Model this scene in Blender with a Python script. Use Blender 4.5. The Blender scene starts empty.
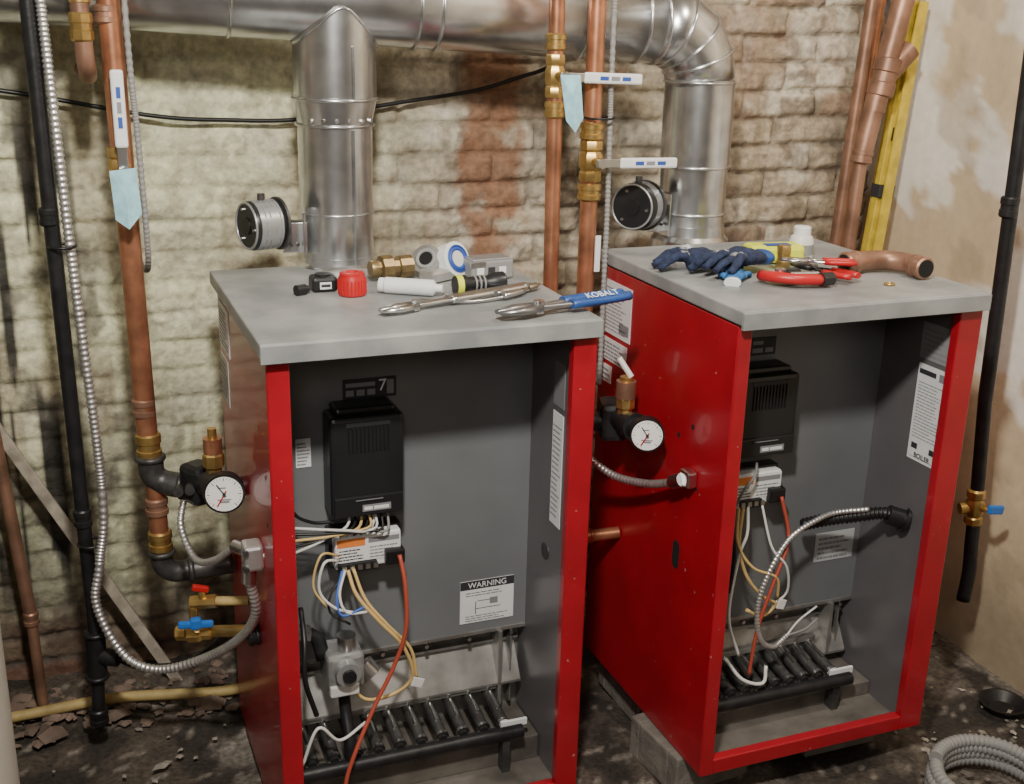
import bpy, math, random, numpy as np
from mathutils import Vector, Matrix
from math import sin, cos, pi
random.seed(7)
COL = bpy.context.scene.collection
V = Vector

# ------------------------------------------------------------ materials
def mat(name, col, rough=.5, metal=0., var=.0, vs=20., bump=0., bs=60., col2=None, coat=0., thr=None, chips=None):
    m = bpy.data.materials.new(name); m.use_nodes = True
    nt = m.node_tree; b = nt.nodes["Principled BSDF"]
    b.inputs["Base Color"].default_value = (*col, 1)
    b.inputs["Roughness"].default_value = rough
    b.inputs["Metallic"].default_value = metal
    if coat: b.inputs["Coat Weight"].default_value = coat
    tc = nt.nodes.new("ShaderNodeTexCoord")
    if var or col2:
        n = nt.nodes.new("ShaderNodeTexNoise"); n.inputs["Scale"].default_value = vs; n.inputs["Detail"].default_value = 6
        nt.links.new(tc.outputs["Object"], n.inputs["Vector"])
        r = nt.nodes.new("ShaderNodeValToRGB")
        a, c = thr if thr else (.35, .68)
        r.color_ramp.elements[0].position = a; r.color_ramp.elements[1].position = c
        if col2:
            r.color_ramp.elements[0].color = (*col, 1); r.color_ramp.elements[1].color = (*col2, 1)
        else:
            r.color_ramp.elements[0].color = (*[max(0, k*(1-var)) for k in col], 1)
            r.color_ramp.elements[1].color = (*[min(1, k*(1+var)) for k in col], 1)
        nt.links.new(n.outputs["Fac"], r.inputs["Fac"]); out = r.outputs["Color"]
        if chips:
            n3 = nt.nodes.new("ShaderNodeTexNoise"); n3.inputs["Scale"].default_value = 75; n3.inputs["Detail"].default_value = 3
            nt.links.new(tc.outputs["Object"], n3.inputs["Vector"])
            mp = nt.nodes.new("ShaderNodeMapRange"); mp.inputs[1].default_value = .73; mp.inputs[2].default_value = .76
            nt.links.new(n3.outputs["Fac"], mp.inputs[0])
            mx = nt.nodes.new("ShaderNodeMix"); mx.data_type = 'RGBA'
            nt.links.new(mp.outputs[0], mx.inputs[0]); nt.links.new(out, mx.inputs[6]); mx.inputs[7].default_value = (*chips, 1)
            out = mx.outputs[2]
        nt.links.new(out, b.inputs["Base Color"])
    if bump:
        n2 = nt.nodes.new("ShaderNodeTexNoise"); n2.inputs["Scale"].default_value = bs; n2.inputs["Detail"].default_value = 5
        nt.links.new(tc.outputs["Object"], n2.inputs["Vector"])
        bp = nt.nodes.new("ShaderNodeBump"); bp.inputs["Strength"].default_value = bump; bp.inputs["Distance"].default_value = .004
        nt.links.new(n2.outputs["Fac"], bp.inputs["Height"]); nt.links.new(bp.outputs["Normal"], b.inputs["Normal"])
    return m

def attr_mat(name, rough, bump, bs, fine=.25, fs=70):
    m = bpy.data.materials.new(name); m.use_nodes = True
    nt = m.node_tree; b = nt.nodes["Principled BSDF"]; b.inputs["Roughness"].default_value = rough
    at = nt.nodes.new("ShaderNodeAttribute"); at.attribute_name = "tint"
    tc = nt.nodes.new("ShaderNodeTexCoord")
    n = nt.nodes.new("ShaderNodeTexNoise"); n.inputs["Scale"].default_value = fs; n.inputs["Detail"].default_value = 8
    nt.links.new(tc.outputs["Object"], n.inputs["Vector"])
    mr = nt.nodes.new("ShaderNodeMapRange"); mr.inputs[1].default_value = .3; mr.inputs[2].default_value = .7
    mr.inputs[3].default_value = 1-fine; mr.inputs[4].default_value = 1+fine*.6
    nt.links.new(n.outputs["Fac"], mr.inputs[0])
    vm = nt.nodes.new("ShaderNodeVectorMath"); vm.operation = 'SCALE'
    nt.links.new(at.outputs["Color"], vm.inputs[0]); nt.links.new(mr.outputs[0], vm.inputs["Scale"])
    nt.links.new(vm.outputs[0], b.inputs["Base Color"])
    n2 = nt.nodes.new("ShaderNodeTexNoise"); n2.inputs["Scale"].default_value = bs; n2.inputs["Detail"].default_value = 8
    nt.links.new(tc.outputs["Object"], n2.inputs["Vector"])
    bp = nt.nodes.new("ShaderNodeBump"); bp.inputs["Strength"].default_value = bump; bp.inputs["Distance"].default_value = .006
    nt.links.new(n2.outputs["Fac"], bp.inputs["Height"]); nt.links.new(bp.outputs["Normal"], b.inputs["Normal"])
    return m

RED = mat("red_enamel", (.34,.008,.018), .36, 0, .12, 9, .05, 25, coat=.25, chips=(.42,.20,.18))
REDB = mat("red_plastic", (.46,.012,.015), .4)
GREY = mat("grey_enamel_top", (.205,.215,.22), .45, 0, 0, 11, .10, 90, col2=(.32,.325,.32), thr=(.38,.66))
PANEL = mat("grey_panel", (.175,.185,.195), .42, .15, .10, 5)
LINER = mat("grey_liner", (.18,.17,.18), .32, .40, .10, 6)
STEEL = mat("galvanized_steel", (.62,.63,.64), .26, .95, .16, 26, .05, 12)
BRIGHT = mat("bright_steel", (.66,.66,.66), .28, 1., .1, 40)
ALU = mat("aluminised_sheet", (.34,.33,.315), .42, .7, .25, 18)
COPPER = mat("copper", (.49,.22,.125), .36, .75, .32, 22, .05, 60)
COPDK = mat("dull_copper", (.33,.185,.125), .45, .6, .3, 18)
BRASS = mat("brass", (.55,.37,.13), .34, .85, .2, 40)
IRON = mat("black_iron", (.018,.018,.020), .42, .3, .3, 40, .1, 120)
BLACK = mat("black_plastic", (.010,.010,.011), .42, 0, .2, 30)
BLKSAT = mat("black_housing", (.014,.015,.017), .35, 0, .15, 8)
FITT = mat("dark_cast_fitting", (.085,.082,.082), .45, .6, .3, 50, .2, 120)
WHITE = mat("white_label", (.74,.75,.76), .5, 0, .04, 30)
INK = mat("print_ink", (.03,.03,.035), .6)
GREYINK = mat("grey_ink", (.22,.22,.24), .6)
BLUEINK = mat("blue_ink", (.03,.08,.35), .5)
ORANGE = mat("orange_print", (.75,.22,.05), .5)
BLUE = mat("blue_grip", (.02,.075,.27), .4, 0, .15, 30)
BLUEHD = mat("blue_lever", (.02,.14,.50), .35)
TAGB = mat("pale_blue_tag", (.30,.55,.64), .6, 0, .15, 60)
NAVY = mat("navy_knit", (.018,.028,.07), .9, 0, .4, 120, .6, 400)
YEL = mat("yellow_pack", (.66,.70,.05), .5)
YELLV = mat("yellow_level", (.56,.42,.05), .45, 0, .2, 30)
CONC = mat("block_concrete", (.17,.155,.135), .9, 0, .25, 25, .6, 90)
WOOD = mat("pale_old_batten", (.36,.32,.26), .8, 0, .3, 30, .3, 60)
HOSE = mat("tan_hose", (.40,.30,.12), .6, 0, .25, 25)
RED_W = mat("red_wire", (.36,.06,.035), .5)
YEL_W = mat("tan_wire", (.60,.42,.17), .5)
WHT_W = mat("white_wire", (.62,.62,.60), .5)
BLU_W = mat("blue_wire", (.05,.12,.45), .5)
TANK = mat("white_tank", (.50,.48,.43), .5, 0, .1, 5)
RUST = mat("rusty_tray", (.135,.12,.105), .7, .2, .4, 12, .3, 60)
HOLE = mat("dark_opening", (.004,.004,.004), .9)
FLEX = mat("flex_conduit_metal", (.68,.68,.68), .38, .85, .1, 40)
GREYH = mat("grey_hose", (.24,.24,.235), .6)
CAST = mat("cast_light", (.40,.41,.42), .35,.6)

# ------------------------------------------------------------ helpers
def grp(name, loc=(0,0,0)):
    e = bpy.data.objects.new(name, None); e.empty_display_size = .05; e.location = (loc[0],loc[1],loc[2] if len(loc)>2 else 0); COL.objects.link(e); return e
def mk(name, vs, fs, m, parent=None, smooth=False):
    me = bpy.data.meshes.new(name); me.from_pydata([tuple(v) for v in vs], [], fs); me.update()
    if m: me.materials.append(m)
    if smooth: me.polygons.foreach_set("use_smooth", [True]*len(me.polygons))
    o = bpy.data.objects.new(name, me); COL.objects.link(o)
    if parent: o.parent = parent; o.matrix_parent_inverse = Matrix.Translation(-parent.location)
    return o
def bev(o, w, seg=2):
    if w:
        md = o.modifiers.new("b", "BEVEL"); md.width = w; md.segments = seg; md.limit_method = 'ANGLE'; md.angle_limit = .6
    return o
def boxM(name, M, sx, sy, sz, m, parent=None, b=.0015):
    vs = [M @ V((a*sx/2, c*sy/2, d*sz/2)) for a in(-1,1) for c in(-1,1) for d in(-1,1)]
    o = mk(name, vs, [(0,1,3,2),(4,6,7,5),(0,4,5,1),(2,3,7,6),(0,2,6,4),(1,5,7,3)], m, parent)
    return bev(o, b)
def box(name, x0,x1,y0,y1,z0,z1, m, parent=None, b=.0015):
    return boxM(name, Matrix.Translation(((x0+x1)/2,(y0+y1)/2,(z0+z1)/2)), abs(x1-x0),abs(y1-y0),abs(z1-z0), m, parent, b)
def frame(o, z, xh=None):
    z = V(z).normalized()
    xh = V(xh) if xh else (V((0,0,1)) if abs(z.z) < .9 else V((1,0,0)))
    y = z.cross(xh).normalized(); x = y.cross(z).normalized()
    M = Matrix((x,y,z)).transposed().to_4x4(); M.translation = V(o); return M
def lathe(name, o, axis, prof, m, parent=None, seg=28, smooth=True):
    M = frame(o, axis); vs=[]; fs=[]; n=len(prof)
    for r,h in prof:
        for k in range(seg):
            a=2*pi*k/seg; vs.append(M @ V((r*cos(a), r*sin(a), h)))
    for i in range(n-1):
        for k in range(seg):
            k2=(k+1)%seg; fs.append((i*seg+k, i*seg+k2, (i+1)*seg+k2, (i+1)*seg+k))
    fs.append(tuple(range(seg-1,-1,-1))); fs.append(tuple((n-1)*seg+k for k in range(seg)))
    ob = mk(name, vs, fs, m, parent, False)
    if smooth:
        ob.data.polygons.foreach_set("use_smooth", [len(p.vertices)==4 for p in ob.data.polygons])
        md = ob.modifiers.new("e","EDGE_SPLIT"); md.split_angle = .6
    return ob
def cyl(name, p0, p1, r, m, parent=None, seg=24, r2=None):
    p0=V(p0);p1=V(p1);L=(p1-p0).length
    return lathe(name,p0,p1-p0,[(r,0),(r2 if r2 is not None else r,L)],m,parent,seg)
def catmull(pts, step):
    P=[V(p) for p in pts]; P=[P[0]*2-P[1]]+P+[P[-1]*2-P[-2]]; out=[]
    for i in range(1,len(P)-2):
        n=max(1,int((P[i+1]-P[i]).length/step))
        for k in range(n):
            t=k/n; a,b,c,d=P[i-1],P[i],P[i+1],P[i+2]
            out.append(.5*((2*b)+(c-a)*t+(2*a-5*b+4*c-d)*t*t+(3*b-a-3*c+d)*t**3))
    out.append(P[-2]); return out
def sweep(name, pts, rad, m, parent=None, seg=14, flat=1.):
    pts=[V(p) for p in pts]; n=len(pts); vs=[]; fs=[]
    T=[]
    for i in range(n):
        a=pts[max(0,i-1)]; b=pts[min(n-1,i+1)]
        t=(b-a)
        if 0<i<n-1: t=(pts[i]-a).normalized()+(b-pts[i]).normalized()
        T.append(t.normalized())
    up=V((0,0,1)) if abs(T[0].z)<.9 else V((1,0,0))
    x=(up-T[0]*up.dot(T[0])).normalized()
    for i in range(n):
        x=(x-T[i]*x.dot(T[i])).normalized(); y=T[i].cross(x)
        r=rad[i] if hasattr(rad,'__len__') else rad
        for k in range(seg):
            a=2*pi*k/seg; vs.append(pts[i]+x*(r*cos(a)*flat)+y*(r*sin(a)))
    for i in range(n-1):
        for k in range(seg):
            k2=(k+1)%seg; fs.append((i*seg+k,i*seg+k2,(i+1)*seg+k2,(i+1)*seg+k))
    fs.append(tuple(range(seg-1,-1,-1))); fs.append(tuple((n-1)*seg+k for k in range(seg)))
    o=mk(name,vs,fs,m,parent); o.data.polygons.foreach_set("use_smooth",[len(p.vertices)==4 for p in o.data.polygons]); return o
def tube(name, pts, r, m, parent=None, seg=14, step=.012, flat=1.):
    return sweep(name, catmull(pts, step), r, m, parent, seg, flat)
def flex(name, pts, r, m, parent=None, pitch=.009, seg=12, amp=.10):
    P=catmull(pts, pitch/4); rad=[r*(1+amp*(1 if (i//2)%2 else -1)) for i in range(len(P))]
    return sweep(name,P,rad,m,parent,seg)
def torus(name,o,axis,R,r,m,parent=None,seg=36,sg=10):
    M=frame(o,axis);vs=[];fs=[]
    for i in range(seg):
        a=2*pi*i/seg
        for k in range(sg):
            b=2*pi*k/sg; q=R+r*cos(b); vs.append(M@V((q*cos(a),q*sin(a),r*sin(b))))
    for i in range(seg):
        for k in range(sg):
            fs.append((i*sg+k,((i+1)%seg)*sg+k,((i+1)%seg)*sg+(k+1)%sg,i*sg+(k+1)%sg))
    return mk(name,vs,fs,m,parent,True)
def label(name, o, u, v, w, h, m, parent, prints=(), th=.0012):
    u=V(u).normalized(); v=V(v).normalized(); n=u.cross(v)
    M=Matrix((u,v,n)).transposed().to_4x4(); M.translation=V(o)
    boxM(name, M, w,h,th, m, parent, 0)
    by={}
    for (a,b,c,d,mm) in prints:
        by.setdefault(mm.name,(mm,[]))[1].append((a,b,c,d))
    for k,(mm,L) in by.items():
        vs=[];fs=[]
        for a,b,c,d in L:
            s=len(vs)
            for p,q in((a,b),(c,b),(c,d),(a,d)): vs.append(M@V(((p-.5)*w,(q-.5)*h,th/2+.0004)))
            fs.append((s,s+1,s+2,s+3))
        mk(name+"_"+k,vs,fs,mm,parent)
def rows(n, a=.08,b=.08,c=.92,d=.92, m=None, fill=.45, seed=0):
    rr=random.Random(seed); L=[]; h=(d-b)/n
    for i in range(n):
        y=b+i*h; x=a; end=c-(c-a)*rr.random()*.35
        while x<end:
            w=(c-a)*rr.uniform(.05,.18); L.append((x,y,min(end,x+w),y+h*fill,m or INK)); x+=w+(c-a)*.02
    return L
def txt(name, s, o, u, v, size, m, parent):
    c=bpy.data.curves.new(name,"FONT"); c.body=s; c.size=size; c.extrude=.0003; c.align_x='CENTER'; c.align_y='CENTER'
    c.materials.append(m); ob=bpy.data.objects.new(name,c); COL.objects.link(ob)
    u=V(u).normalized(); v=V(v).normalized(); n=u.cross(v).normalized(); v=n.cross(u)
    M=Matrix((u,v,n)).transposed().to_4x4(); M.translation=V(o)+n*.0008
    ob.parent=parent; ob.matrix_parent_inverse=Matrix.Translation(-parent.location); ob.matrix_basis=M
    return ob
_rng=np.random.RandomState(3); _T=_rng.rand(256,256)
def vn(x,z,s,o=0):
    x=x*s+37.3+o*17.1; z=z*s+51.7+o*9.3
    i=np.floor(x).astype(int); j=np.floor(z).astype(int); fx=x-i; fz=z-j
    fx=fx*fx*(3-2*fx); fz=fz*fz*(3-2*fz)
    g=lambda a,b:_T[a%256,b%256]
    return (g(i,j)*(1-fx)+g(i+1,j)*fx)*(1-fz)+(g(i,j+1)*(1-fx)+g(i+1,j+1)*fx)*fz
def fbm(x,z,s,o=0,n=4):
    r=0;a=.5;t=0
    for k in range(n): r=r+a*vn(x,z,s*2**k,o+k);t+=a;a*=.5
    return r/t
def ss(a,b,x):
    t=np.clip((x-a)/(b-a),0,1); return t*t*(3-2*t)
def grid(name, U, W, posf, colf, m):
    uu,ww=np.meshgrid(U,W,indexing='ij'); P=posf(uu,ww).reshape(-1,3); C=colf(uu,ww).reshape(-1,3)
    nu,nw=len(U),len(W); idx=np.arange(nu*nw).reshape(nu,nw)
    F=np.stack([idx[:-1,:-1],idx[1:,:-1],idx[1:,1:],idx[:-1,1:]],-1).reshape(-1,4)
    me=bpy.data.meshes.new(name); me.vertices.add(len(P)); me.vertices.foreach_set("co",P.astype(np.float32).ravel())
    me.loops.add(F.size); me.loops.foreach_set("vertex_index",F.astype(np.int32).ravel())
    me.polygons.add(len(F)); me.polygons.foreach_set("loop_start",np.arange(0,F.size,4,dtype=np.int32))
    me.update(calc_edges=True); me.validate()
    me.polygons.foreach_set("use_smooth",[True]*len(me.polygons))
    ca=me.color_attributes.new("tint",'FLOAT_COLOR','POINT'); ca.data.foreach_set("color",np.concatenate([np.clip(C,0,1),np.ones((len(C),1))],1).astype(np.float32).ravel())
    me.materials.append(m); o=bpy.data.objects.new(name,me); COL.objects.link(o); return o
def mixc(a,b,t): return a*(1-t[...,None])+np.array(b)*t[...,None]

# ------------------------------------------------------------ room
RH,BL=.062,.205
def brick_parts(x,z):
    z2=z+.010*vn(x,z,1.6,5)+.005*vn(x,z,9,6); row=np.floor(z2/RH).astype(int)
    x2=x+(row%2)*BL*.5+.03*_T[row%256,7]+.006*vn(x,z,14,8); col=np.floor(x2/BL).astype(int)
    u=x2/BL-col; v=z2/RH-row
    d=np.minimum(np.minimum(u,1-u)*BL,np.minimum(v,1-v)*RH)+.006*(fbm(x,z,30,9)-.5)
    return ss(.001,.012,d),_T[row%256,(col*7)%256],_T[(col*3)%256,(row*5+11)%256]
def wall_pos(x,z):
    m,r1,r2=brick_parts(x,z); rel=.6+.55*ss(.55,.95,x)
    h=m*.012*rel+(r1-.5)*.008*rel+(fbm(x,z,9,1)-.5)*.022+(fbm(x,z,40,2)-.5)*.012
    return np.stack([x,2.40-h,z],-1)
def wall_col(x,z):
    m,r1,r2=brick_parts(x,z); n=fbm(x,z,4,3); n2=fbm(x,z,16,4); n3=fbm(x,z,34,14)
    c=np.zeros(x.shape+(3,))+np.array((.66,.66,.45))
    c=mixc(c,(.54,.48,.37),ss(.5,.85,x)); c=mixc(c,(.46,.38,.28),ss(1.2,1.5,x))
    c=c*(.72+.56*n)[...,None]
    c=c*(1-(1-m)*(.08+.26*ss(.5,.9,x)))[...,None]
    c=c*(1+(r1-.5)*.22*ss(.5,.9,x))[...,None]
    fl=ss(.54,.64,fbm(x,z,7,16)); c=mixc(c,(.40,.38,.28),fl*.45*(1-ss(.8,1.1,x)))
    wc=ss(.50,.66,fbm(x,z,11,12)); c=mixc(c,(.70,.66,.56),wc*(.25+.30*ss(.55,.85,x)))
    bare=ss(.72,.80,r2+.25*(n2-.5))*m*ss(.7,1.3,x+.2*n)
    c=mixc(c,(.25,.145,.09),bare*.7)
    pit=ss(.58,.70,n3)*(.32+.32*ss(.6,1.0,x)); c=mixc(c,(.16,.12,.085),pit)
    dark=ss(.50,.70,n2)*ss(.5,1.3,x); c=c*(1-.40*dark)[...,None]
    # rust-brown run behind the centre risers plus a weaker one further right
    edge=.06*(n2-.5)+.03*(n3-.5)
    st=ss(.82,.86,x+edge)*(1-ss(.95,1.0,x+edge))*ss(.22,.46,fbm(x,z,13,21)+.10*(z>1.0)); c=mixc(c,(.26,.125,.065),st*.88)
    s4=ss(1.42,1.47,x+edge)*(1-ss(1.62,1.70,x+edge))*ss(.48,.62,fbm(x,z,8,88)); c=mixc(c,(.24,.15,.10),s4*.6)
    s2=ss(.48,.62,vn(x,z*.15,22,71))*ss(.35,.6,fbm(x,z,6,72)); c=mixc(c,(.28,.22,.14),s2*.45)
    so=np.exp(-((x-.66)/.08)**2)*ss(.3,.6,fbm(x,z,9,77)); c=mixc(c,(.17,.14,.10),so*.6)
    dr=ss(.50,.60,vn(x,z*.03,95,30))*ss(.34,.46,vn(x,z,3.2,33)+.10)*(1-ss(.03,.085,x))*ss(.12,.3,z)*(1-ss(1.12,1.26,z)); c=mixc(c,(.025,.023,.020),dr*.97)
    bl=ss(.54,.64,fbm(x,z,12,40))*(1-ss(.06,.22,x)); c=mixc(c,(.11,.10,.08),bl*.7)
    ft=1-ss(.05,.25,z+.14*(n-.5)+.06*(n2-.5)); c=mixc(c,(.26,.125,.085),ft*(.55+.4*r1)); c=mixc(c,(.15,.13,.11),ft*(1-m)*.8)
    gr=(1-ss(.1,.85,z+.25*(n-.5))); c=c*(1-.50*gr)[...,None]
    return c
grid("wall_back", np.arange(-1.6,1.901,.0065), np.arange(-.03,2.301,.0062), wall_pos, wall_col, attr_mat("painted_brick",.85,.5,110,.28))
def rw_pos(y,z): return np.stack([1.9+(fbm(y,z,5,50)-.5)*.012,y,z],-1)
def rw_col(y,z):
    c=np.zeros(y.shape+(3,))+np.array((.62,.50,.34)); n=fbm(y,z,3,51)
    c=c*(.84+.32*n)[...,None]
    p=ss(.50,.53,fbm(y,z,4.5,55)+.30*np.exp(-((z-1.10-.20*(y-2.0))/.065)**2)-.08)*(z>.2); c=mixc(c,(.88,.86,.80),p*.9)
    p2=ss(.62,.65,fbm(y,z,6,59))*(z>.6); c=mixc(c,(.84,.82,.75),p2*.8)
    e=ss(.60,.64,fbm(y,z,9,57)); c=mixc(c,(.42,.33,.23),e*.5)
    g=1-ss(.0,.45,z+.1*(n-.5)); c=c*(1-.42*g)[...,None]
    return c
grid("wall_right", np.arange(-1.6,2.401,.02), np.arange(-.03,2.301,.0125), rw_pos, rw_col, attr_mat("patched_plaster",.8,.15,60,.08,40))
def fl_pos(x,y):
    h=(fbm(x,y,7,60)-.6)*.03+(fbm(x,y,40,61)-.5)*.010+.05*ss(2.2,2.42,y)*fbm(x,y,9,63)
    return np.stack([x,y,h-.002],-1)
def fl_col(x,y):
    n=fbm(x,y,5,65); c=np.zeros(x.shape+(3,))+np.array((.078,.061,.047)); c=mixc(c,(.16,.14,.118),ss(.5,.7,n))
    c=mixc(c,(.032,.026,.021),ss(.50,.66,fbm(x,y,12,66))); sp=ss(.80,.86,vn(x,y,60,68)); c=mixc(c,(.32,.28,.24),sp*.6); return c
grid("floor", np.arange(-1.6,1.92,.012), np.arange(-1.6,2.42,.012), fl_pos, fl_col, attr_mat("dirt_floor",.85,.7,120,.5,90))
CE=mat("ceiling_board",(.30,.26,.21),.9,0,.1,5)
box("ceiling",-1.65,1.95,-1.65,2.45,2.30,2.34,CE,b=0)
PL=mat("plain_plaster",(.32,.28,.22),.9,0,.1,5)
box("wall_left",-1.66,-1.60,-1.6,2.4,-.05,2.30,PL,b=0)
box("wall_front",-1.6,1.9,-1.66,-1.60,-.05,2.30,PL,b=0)

# ------------------------------------------------------------ boilers
def boiler(X0,X1,YF,YB,Z0,ZT,yp,inL,inR,sl,zbn,zp,xe):
    g=grp("boiler",((X0+X1)/2,(YF+YB)/2,Z0)); t=.006; zb=ZT-.028
    box("top_panel",sl[0],sl[1],sl[2],sl[3],zb+.003,ZT,GREY,g,.003)
    box("top_front_fold",sl[0]+.0006,sl[1]-.0006,sl[2]-.0015,sl[2]+.006,zb-.003,ZT-.003,GREY,g,.001)
    box("side_panel_left",X0,X0+t,YF,YB,Z0,zb,RED,g,.002)
    box("side_panel_right",X1-t,X1,YF,YB,Z0,zb,RED,g,.002)
    box("rear_panel",X0+t,X1-t,YB-t,YB,Z0,zb,RED,g)
    box("front_lip_left",X0+.001,inL,YF-.001,YF+.018,Z0,zb,RED,g,.002)
    box("front_lip_right",inR,X1-.001,YF-.001,YF+.018,Z0,zb,RED,g,.002)
    box("liner_right",inR+.016,inR+.020,YF+.018,yp+.07,Z0+.005,zb,LINER,g,0)
    box("liner_left",inL-.012,inL-.008,YF+.018,yp+.07,Z0+.005,zb,LINER,g,0)
    box("liner_top",inL-.008,inR+.016,YF+.018,yp,zb-.004,zb,LINER,g,0)
    box("front_sill",inL,inR,YF,YF+.020,Z0,Z0+.030,RED,g,.002)
    box("base_tray",inL-.008,inR+.016,YF+.02,YB-.01,Z0,Z0+.008,RUST,g,0)
    box("tray_step",inL-.006,inR+.014,yp-.09,YB-.01,Z0+.008,zbn+.002,RUST,g,.002)
    xr=inR+.016; xl=inL-.008
    box("inner_panel",xl,xr,yp,yp+.004,zp,zb-.004,PANEL,g,0)
    box("inner_panel_hem",xl,xr,yp-.003,yp+.004,zp-.004,zp+.004,ALU,g,.001)
    box("heat_shield",xl,xr,yp+.035,yp+.039,Z0+.006,zp,ALU,g,0)
    w=xr-xl; M=Matrix.Translation((xl+w/2,yp+.012,zp-.078))@Matrix.Rotation(math.radians(58),4,'X')
    boxM("shield_ledge",M,w*.96,.085,.003,ALU,g,.001)
    box("shield_step",xl+.01,xr-.01,yp-.012,yp+.035,zp-.118,zp-.112,ALU,g,.001)
    box("shield_band",xl+.005,xr-.005,yp+.020,yp+.035,zp-.040,zp-.034,ALU,g,.001)
    box("shield_post",xr-.058,xr-.050,yp-.012,yp+.03,zbn+.03,zp,ALU,g,.001)
    box("shield_post",xr-.030,xr-.027,yp-.002,yp+.03,zbn+.03,zp,ALU,g,.001)
    for k in range(6): cyl("screw_%d"%k,(xl+.03+k*(w-.06)/5,yp+.0,zp-.010),(xl+.03+k*(w-.06)/5,yp-.006,zp-.010),.004,BRIGHT,g,10)
    n=10; x0=xl+.045; x1=xr-xe
    for k in range(n):
        x=x0+(x1-x0)*k/(n-1); zz=zbn+.052
        cyl("burner_%d"%k,(x,yp-.085,zz-.010),(x,yp+.03,zz+.010),.0112,FITT,g,14)
        cyl("burner_top_%d"%k,(x,yp-.060,zz+.006),(x,yp+.03,zz+.020),.0045,BRIGHT,g,10)
        cyl("burner_mouth_%d"%k,(x,yp-.092,zz-.011),(x,yp-.085,zz-.010),.0128,BRIGHT,g,14)
        cyl("burner_orifice_%d"%k,(x,yp-.096,zz-.013),(x,yp-.086,zz-.012),.008,HOLE,g,10)
    box("burner_rail_rear",x0-.015,x1+.015,yp-.008,yp+.004,zbn+.066,zbn+.078,ALU,g,.001)
    cyl("gas_manifold",(x0-.03,yp-.110,zbn+.034),(x1+.03,yp-.110,zbn+.034),.0125,IRON,g,18)
    box("burner_rail_front",x0-.015,x1+.035,yp-.090,yp-.084,zbn+.016,zbn+.034,FITT,g,.001)
    box("rating_strip",x1-.008,x1+.045,yp-.098,yp-.092,zbn+.036,zbn+.050,WHITE,g,.001)
    box("manifold_foot",x1-.01,x1+.005,yp-.115,yp-.09,Z0+.006,zbn+.03,FITT,g,.001)
    return g
b1=boiler(.280,.820,1.660,2.150,.015,.930,1.865,.315,.777,(.2697,.8200,1.644,2.164),.072,.265,.075)
b2=boiler(1.008,1.503,1.540,2.035,.085,.957,1.745,1.034,1.453,(1.004,1.500,1.523,2.045),.122,.268,.10)

def controls(g,x0,yf,zt,zb,mx0,mz,yp,w=.128,mw=.118):
    box("limit_control",x0,x0+w,yf,yp,zb,zt-.012,BLKSAT,g,.008)
    box("limit_control_cap",x0+.012,x0+w-.012,yf+.012,yp,zt-.014,zt,BLKSAT,g,.006)
    for k in range(11): box("cover_rib_%d"%k,x0+.030+k*.0068,x0+.033+k*.0068,yf-.0022,yf+.003,zt-.075,zt-.030,BLACK,g,.0006)
    box("cover_window",x0+.027,x0+w-.025,yf-.0012,yf+.001,zt-.029,zt-.022,INK,g,0)
    box("cover_chin",x0+.004,x0+w-.004,yf-.004,yf+.003,zb+.004,zb+.040,BLKSAT,g,.002)
    label("cover_badge",(x0+w*.60,yf-.0046,zb+.018),(1,0,0),(0,0,1),.050,.012,GREYINK,g,[(.06,.25,.35,.75,WHITE),(.4,.25,.92,.75,WHITE)])
    label("cover_print",(x0+w*.5,yf-.0046,zb+.034),(1,0,0),(0,0,1),.06,.006,BLKSAT,g,[(.1,.3,.9,.6,GREYINK)])
    ym=yf+.012
    box("ignition_module",mx0,mx0+mw,ym,yp,mz,mz+.062,WHITE,g,.003)
    box("module_base",mx0-.006,mx0+mw+.006,ym+.02,yp,mz-.006,mz+.066,BLKSAT,g,.003)
    label("module_face",(mx0+mw/2,ym-.0008,mz+.036),(1,0,0),(0,0,1),mw*.98,.046,WHITE,g,
        [(.02,.62,.45,.95,ORANGE),(.50,.70,.98,.90,GREYINK)]+rows(4,.05,.08,.45,.58,INK,.4,3)+rows(4,.52,.08,.97,.62,GREYINK,.4,5))
    box("module_terminals",mx0+.004,mx0+mw*.62,ym-.008,ym+.01,mz-.004,mz+.012,BLACK,g,.001)
    box("module_plug",mx0+mw*.74,mx0+mw+.004,ym-.014,ym+.01,mz+.002,mz+.030,BLACK,g,.003)
    for k in range(5): box("terminal_%d"%k,mx0+.010+k*.014,mx0+.018+k*.014,ym-.010,ym-.006,mz+.000,mz+.009,BRIGHT,g,0)
controls(b1,.405,1.800,.760,.566,.411,.466,1.865)
controls(b2,1.116,1.685,.800,.632,1.120,.535,1.745,.128,.112)
X,Y,Z=(1,0,0),(0,1,0),(0,0,1)
yq=1.864
label("icon_plate",(.490,yq,.776),X,Z,.094,.036,INK,b1,[(.05,.15,.2,.45,GREYINK),(.25,.15,.4,.45,GREYINK),(.45,.15,.6,.45,GREYINK),(.82,.15,.95,.85,GREYINK),(.05,.6,.6,.8,GREYINK)])
txt("icon_number","7",(.512,yq-.001,.779),X,Z,.03,WHITE,b1)
label("side_notice",(.372,yq,.670),X,Z,.026,.052,WHITE,b1,rows(7,m=GREYINK,seed=2))
label("warning_label",(.713,yq,.332),X,Z,.108,.088,WHITE,b1,[(0,.80,1,1,INK),(.3,.32,.75,.335,INK),(.28,.2,.295,.5,INK),(.55,.4,.7,.55,GREYINK),(.32,.50,.55,.515,INK)]+rows(3,.1,.04,.9,.2,GREYINK,.4,8)+rows(2,.1,.64,.9,.76,GREYINK,.4,9))
txt("warning_heading","WARNING",(.713,yq-.001,.3665),X,Z,.016,WHITE,b1)
yq=1.744
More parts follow.
